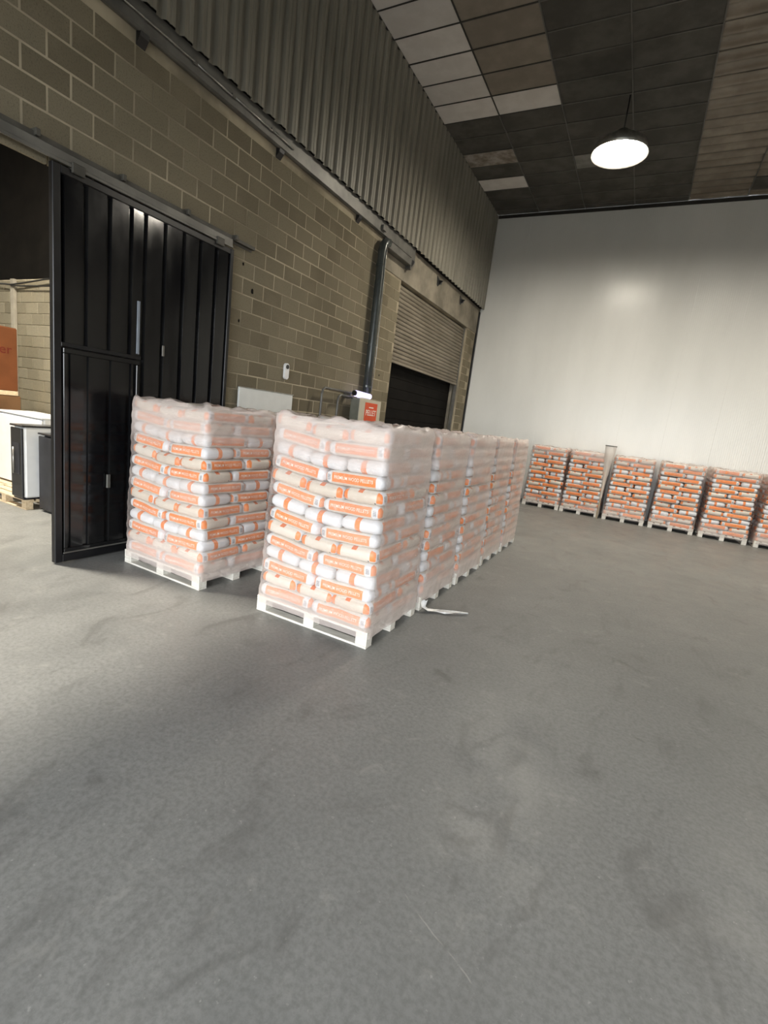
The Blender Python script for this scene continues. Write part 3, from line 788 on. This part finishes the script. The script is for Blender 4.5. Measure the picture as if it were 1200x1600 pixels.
def wrap_mesh(w, d, top, seed, nl, bh):
    rnd = random.Random(seed); mb = MB(); rad = .06
    # perimeter of the rounded rectangle
    pts = []
    hw, hd = w / 2 + .022, d / 2 + .022
    def line(a, b, n):
        for i in range(n): t = i / n; pts.append((a[0] + (b[0] - a[0]) * t, a[1] + (b[1] - a[1]) * t))
    def arc(cx, cy, a0, n=4):
        for i in range(n): t = a0 + (pi / 2) * i / n; pts.append((cx + rad * cos(t), cy + rad * sin(t)))
    line((-hw + rad, -hd), (hw - rad, -hd), 22); arc(hw - rad, -hd + rad, -pi / 2)
    line((hw, -hd + rad), (hw, hd - rad), 18); arc(hw - rad, hd - rad, 0)
    line((hw - rad, hd), (-hw + rad, hd), 22); arc(-hw + rad, hd - rad, pi / 2)
    line((-hw, hd - rad), (-hw, -hd + rad), 18); arc(-hw + rad, -hd + rad, pi)
    n = len(pts); rows = nl * 4 + 1; z0 = .085
    zs = [z0 + (top - z0) * i / (rows - 1) for i in range(rows)]
    for i, z in enumerate(zs):
        t = (z - .15) / bh
        b = abs(sin(pi * t)) if z > .15 else .6
        for k, (x, y) in enumerate(pts):
            o = -.010 * (1 - b) + .005 * sin(k * .55 + i * .21 + seed) + .003 * sin(k * 1.7 - i * .6 + 2 * seed)
            r = sqrt(x * x + y * y); s_ = 1 + o / r
            mb.v.append((x * s_, y * s_, z + .016 * sin(k * .35 + seed) * (i == rows - 1)))
    for i in range(rows - 1):
        for k in range(n):
            a, b2 = i * n + k, i * n + (k + 1) % n
            mb.f.append((a, b2, b2 + n, a + n))
    # film lapped over the top edge, sagging inward
    o = (rows - 1) * n
    for q, (f, dz) in enumerate(((.975, .022), (.92, .026), (.82, .014))):
        for k, (x, y) in enumerate(pts):
            mb.v.append((x * f, y * f, top + dz - .006 + .018 * sin(k * .42 + seed * 1.3 + q) + .010 * sin(k * 1.05 + seed) + .006 * rnd.uniform(-1, 1)))
        for k in range(n):
            a, b2 = o + k, o + (k + 1) % n
            c, d2 = len(mb.v) - n + (k + 1) % n, len(mb.v) - n + k
            mb.f.append((a, b2, c, d2))
        o = len(mb.v) - n
    return mb

ORD = ['lowest', 'second', 'third', 'fourth', 'fifth', 'sixth', 'seventh', 'eighth', 'ninth', 'tenth', 'eleventh', 'twelfth', 'thirteenth', 'topmost']
stuffing = MB(); stuff_co = []
bag_count = [0]
def stack(key, where, loc, rz, individuals, zs=1.0, sag=0.0, letters=False, wl_=None, far=False):
    """70 bags on a pallet in 14 layers of five, and the film round them. Local frame: long side along x, front is -y."""
    rnd = random.Random(key)
    base = Matrix.Translation(loc) @ Matrix.Rotation(rz, 4, 'Z')
    pallet('pale wooden pallet under the %s' % where, loc, rz)
    for k in range(14):
        lay = []
        f = k / 13
        if k % 2 == 0:
            for i, x in enumerate((-.3, .3)): lay.append((x, -.30, 0 if k % 4 else pi, 'front', ('left', 'right')[i], 'long'))
            for i, x in enumerate((-.4, 0, .4)): lay.append((x, .2, pi / 2 if k % 4 else -pi / 2, 'back', ('left', 'middle', 'right')[i], 'end'))
        else:
            wh = (k % 4 == 3)
            for i, x in enumerate((-.4, 0, .4)): lay.append((x, -.2, -pi / 2 if wh else pi / 2, 'front', ('left', 'middle', 'right')[i], 'end'))
            for i, x in enumerate((-.3, .3)): lay.append((x, .30, 0 if wh else pi, 'back', ('left', 'right')[i], 'long'))
        for (x, y, a, row, pos, typ) in lay:
            z = .150 + BH * (k + .5)
            tilt = 0
            if sag:
                u = x / .6
                dz = -sag * (1 - max(0, -u) * 1.25 - max(0, u) * .35) * min(1, k / 4) * .8
                tilt = sag * (2.0 if x < -.1 else (-.6 if x > .1 else .5)) * min(1, k / 4)
                z += dz
            q = 2.6 if far else 1.0
            lm = Matrix.Translation((x + rnd.uniform(-.006, .006) * q, y + rnd.uniform(-.006, .006) * q, z + rnd.uniform(-.002, .002) * q)) @ Matrix.Rotation(tilt, 4, 'Y') @ Matrix.Rotation(a + rnd.uniform(-.018, .018) * q, 4, 'Z') @ Matrix.Rotation(rnd.uniform(-.05, .05) * (far > 0), 4, 'X')
            tp = .980 - .050 * f
            w = base @ Matrix.Diagonal((tp, tp, zs, 1)) @ lm
            s = rnd.randrange(4); mb, me = BAGS[s]
            single = individuals(k, row, pos, typ)
            if not single:
                stuffing.add([w @ Vector(v) for v in mb.v], mb.f); stuff_co.extend(mb.v)
                continue
            o = bpy.data.objects.new('pellet_bag', me); COL.objects.link(o); o.matrix_world = w
            bag_count[0] += 1
            end_look = 'white-ended bag' if (k % 4 == 3 if typ == 'end' else abs(a) < .1) else 'tan-ended bag'
            if far: look = end_look if typ == 'long' else 'orange-sided bag'
            elif row == 'front': look = 'orange-sided bag' if typ == 'long' else end_look
            else: look = 'orange-sided bag' if typ == 'end' else end_look
            lv = ('topmost layer' if k == 13 else 'lowest layer' if k == 0 else ORD[k] + ' layer up')
            face = ('left of the front' if row == 'front' else 'right of the front') if far else ('%s at the %s' % (pos, row))
            tag(o, '%s, %s, %s, %s' % (look, face, lv, wl_ or where), 'bag', 'pellet bags in the %s' % where)
            if letters and ((typ == 'long' and row == 'front') or (row == 'back' and pos == 'right' and typ == 'end') or (row == 'front' and pos == 'right' and typ == 'end')):
                # the side that faces outward: -y of the stack for long bags, +x for the crosswise ones
                out = Vector((0, -1, 0)) if typ == 'long' else Vector((1, 0, 0))
                ldir = Matrix.Rotation(-a, 3, 'Z') @ out
                L = link('printed_lettering', lettering(s, -1 if ldir.y < 0 else 1), o)
                L['label'] = 'white lettering PREMIUM WOOD PELLETS'
    top = .150 + BH * 14
    wm = wrap_mesh(1.2, 1.0, top + .004 - sag * .2, key, 14, BH); me = wm.mesh('stretch_wrap', M['wrap'], True)
    # haze painted into the film on near stacks' right-hand faces, thinned on far ones
    at = me.attributes.new('painted_haze', 'FLOAT', 'POINT')
    at.data.foreach_set('value', [(.19 if (key < 7 and key != 2 and v[0] > .595 and v[1] > -.47) else (-.14 if key > 10 else 0.0)) for v in wm.v])
    for v in me.vertices:
        tp = .982 - .050 * max(0, (v.co.z - .15) / (BH * 14)); v.co = Vector((v.co.x * tp, v.co.y * tp, v.co.z * zs))
    wr = link('stretch_wrap', me, None, loc, (0, 0, rz))
    return tag(wr, 'clear stretch film wrapped round the %s' % where, 'film', 'stretch film on the bag stacks')

allv = lambda k, row, pos, typ: row == 'front' or pos == 'right'
rightv = lambda k, row, pos, typ: pos == 'right'
none = lambda *a: False
XN = -2.28
stack(1, 'nearest stack', (XN, 3.835, 0), 0, allv, 1.0, .055, True)
stack(2, 'stack beside the black gate', (-4.17, 3.79, 0), radians(-1.5), allv, .98, .045, True, wl_='stack by black gate')
names = ['second stack of the long row', 'third stack of the long row', 'fourth stack of the long row', 'last stack of the long row']
wr2 = None
for i, nm in enumerate(names):
    w_ = stack(3 + i, nm, (XN + (.0, .01, .0, .005)[i], 3.835 + 1.105 * (i + 1), 0), radians((.4, -.3, .2, .3)[i]), rightv, .985)
    if i == 0: wr2 = w_
stack(7, 'stack hidden behind the one by the gate', (-4.14, 4.95, 0), radians(1), lambda k, row, pos, typ: k >= 8 and pos == 'right' and row == 'front', .965, 0, wl_='stack behind gate one')
farx = [-2.165, -1.122, -.03, 1.085, 2.19, 3.33]
fnames = ['leftmost stack at the white wall', 'second stack along the white wall', 'third stack along the white wall', 'fourth stack along the white wall', 'fifth stack along the white wall', 'rightmost stack at the white wall']
fwl = ['leftmost white-wall stack', 'second white-wall stack', 'third white-wall stack', 'fourth white-wall stack', 'fifth white-wall stack', 'rightmost white-wall stack']
for i in range(6):
    # long side turned to the depth: the stack's right end (its +x) faces the camera
    ind = (lambda k, row, pos, typ: pos == 'right') if i in (2, 3, 4) else none
    stack(11 + i, fnames[i], (farx[i], 14.66, 0), radians(-90 + (.5, -.4, .3, -.5, .4, 0)[i]), ind, .92, 0, wl_=fwl[i], far=True)
me = with_co(stuffing.mesh('pellet_bags', M['bag'], True), stuff_co)
o = link('pellet_bags', me); o['kind'] = 'stuff'; o['label'] = 'remaining pellet bags filling the wrapped stacks'; o['category'] = 'bags'
print('individual bags', bag_count[0])

# loose gathered tail of film lying on the floor by the second stack
tl = MB(); path = [(-1.66, 4.50, .10), (-1.645, 4.475, .035), (-1.60, 4.49, .012), (-1.52, 4.55, .014), (-1.44, 4.575, .012), (-1.36, 4.62, .016), (-1.29, 4.68, .012), (-1.235, 4.715, .012)]
wid = [.05, .055, .05, .04, .045, .03, .022, .014]
for i, p in enumerate(path):
    a = path[max(0, i - 1)]; b = path[min(len(path) - 1, i + 1)]
    d = Vector((b[0] - a[0], b[1] - a[1], 0)).normalized(); nrm = Vector((-d.y, d.x, 0))
    for q in range(7):
        t = q / 6 * 2 - 1
        tl.v.append(tuple(Vector(p) + nrm * t * wid[i] * .8 + Vector((0, 0, .010 * (1 + sin(q * 2.4 + i * 1.3))))))
for i in range(len(path) - 1):
    for q in range(6):
        a = i * 7 + q; tl.f.append((a, a + 1, a + 8, a + 7))
to = build('loose_film_tail', tl, 'film_tail', None, smooth=True, fix=False)
to.parent = wr2; to.matrix_parent_inverse = (Matrix.Translation(wr2.location) @ Matrix.Rotation(wr2.rotation_euler.z, 4, 'Z')).inverted()
to['label'] = 'loose white twist of film trailing on the floor'

# tapered translucent tube in the gap of the far row
tbv = MB().tube([(0, 0, .55), (0, 0, 1.0), (.0, 0, 1.45), (0, 0, 1.78), (0, 0, 1.93)], [.03, .045, .09, .125, .135], 16, cap=False)
tt = tag(empty('film_tube', (-.64, 13.88, 0)), 'pale tapered translucent tube with a dark rim before two far stacks', 'tube')
def mat_tube():
    t = NT('translucent_sleeve'); t.set((.74, .68, .62), .4, 0, .4)
    mx = t.n('ShaderNodeMixShader', {0: .5, 1: t.n('ShaderNodeBsdfTransparent').outputs[0], 2: t.b.outputs[0]}); t.t.links.new(mx.outputs[0], t.out.inputs[0]); return t.mat
build('sleeve', tbv, mat_tube(), tt, smooth=True, fix=False)
build('pole', MB().tube([(0, 0, 0), (0, 0, 1.4)], .02, 8), 'pallet_raw', tt, smooth=True)
build('rim', MB().tube([(.135 * cos(a), .135 * sin(a), 1.93) for a in [2 * pi * k / 20 for k in range(21)]], .012, 6), 'steel_grey', tt, smooth=True)

# ------------------------------------------------------------------ goods in the side bay
pallet('raw wooden pallet under the stoves in the side bay', (-8.14, 4.18, 0), 0, raw=True, group='raw pallets in the side bay')
def stove(label, x0, x1, y0, y1, z0, z1, side, front, rad=.03, handle=True):
    e = tag(empty('pellet_stove', ((x0 + x1) / 2, (y0 + y1) / 2, z0)), label, 'stove', 'stoves in the side bay')
    w, d, hh = (x1 - x0) / 2, (y1 - y0) / 2, z1 - z0
    build('body', MB().cbox(-w, w, -d + .03, d, 0.02, hh, rad), side, e)
    build('front_panel', MB().cbox(-w + .01, w - .01, -d, -d + .03, .03, hh - .02, .008), front, e)
    build('top_plate', MB().cbox(-w - .005, w + .005, -d - .005, d + .005, hh, hh + .025, .008), 'black_enamel' if side != 'white_enamel' or front != 'white_enamel' else side, e)
    build('base', MB().cbox(-w + .02, w - .02, -d + .02, d - .02, 0, .03, .004), 'black_enamel', e)
    if handle: 
        build('door_glass', MB().cbox(-w + .07, w - .07, -d - .006, -d, hh * .35, hh * .78, .003), 'dark_enamel', e)
        build('door_handle', MB().tube([(w * -.1, -d - .03, hh * .36), (w * -.1, -d - .03, hh * .72)], .012, 8), 'galv', e, smooth=True)
    return e
stove('white pellet stove with black front on the raw pallet', -7.82, -7.52, 3.635, 4.2, .149, 1.18, 'white_enamel', 'black_enamel')
stove('charcoal stove half hidden behind the edge of the gate', -7.44, -6.98, 3.80, 4.4, .02, 1.10, 'dark_enamel', 'dark_enamel', .05, False)
stove('wide white cabinet stove behind the black-fronted one', -9.35, -7.98, 4.13, 4.72, .149, 1.265, 'white_enamel', 'white_enamel', .02, False)
pallet('raw wooden pallet under the wide white cabinet', (-9.37, 4.24, 0), 0, raw=True, group='raw pallets in the side bay')
def carton(label, x1, y0, y1, z0, z1, m):
    # the printed long side faces +x
    w, d, hh = .30, (y1 - y0) / 2, z1 - z0
    e = tag(empty('carton', (x1 - w, (y0 + y1) / 2, z0)), label, 'carton', 'brown cartons in the side bay')
    build('box', MB().cbox(-w, w, -d, d, 0, hh, .012), m, e)
    build('flap', MB().cbox(-w + .01, -.004, -d + .01, d - .01, hh, hh + .006, .002), m, e)
    build('flap', MB().cbox(.004, w - .01, -d + .01, d - .01, hh, hh + .006, .002), m, e)
    return e
CXF, CY1 = -9.8, 4.68
pallet('raw wooden pallet under the brown cartons', (CXF - .36, CY1 - .62, 0), radians(90), raw=True, group='raw pallets in the side bay')
carton('lower dull brown carton under the tall printed carton', CXF, CY1 - 1.22, CY1 + .06, .149, 1.50, 'carton_low')
b_ = tag(build('board', MB().cbox(-.35, .005, -1.2, .015, 0, .075, .005), 'pallet_raw', loc=(CXF, CY1, 1.507)), 'pale wooden board between the two brown cartons', 'board')
c_ = carton('upper tall brown carton with dark red print', CXF, CY1 - 1.2, CY1 + .02, 1.583, 2.64, 'carton')
me = text_mesh('er', .22, .001)
for v in me.vertices: v.co = Vector((.3012 + v.co.z, v.co.x, v.co.y))
me.materials.append(M['carton_print']); link('lettering', me, c_, (0, .43, .69))
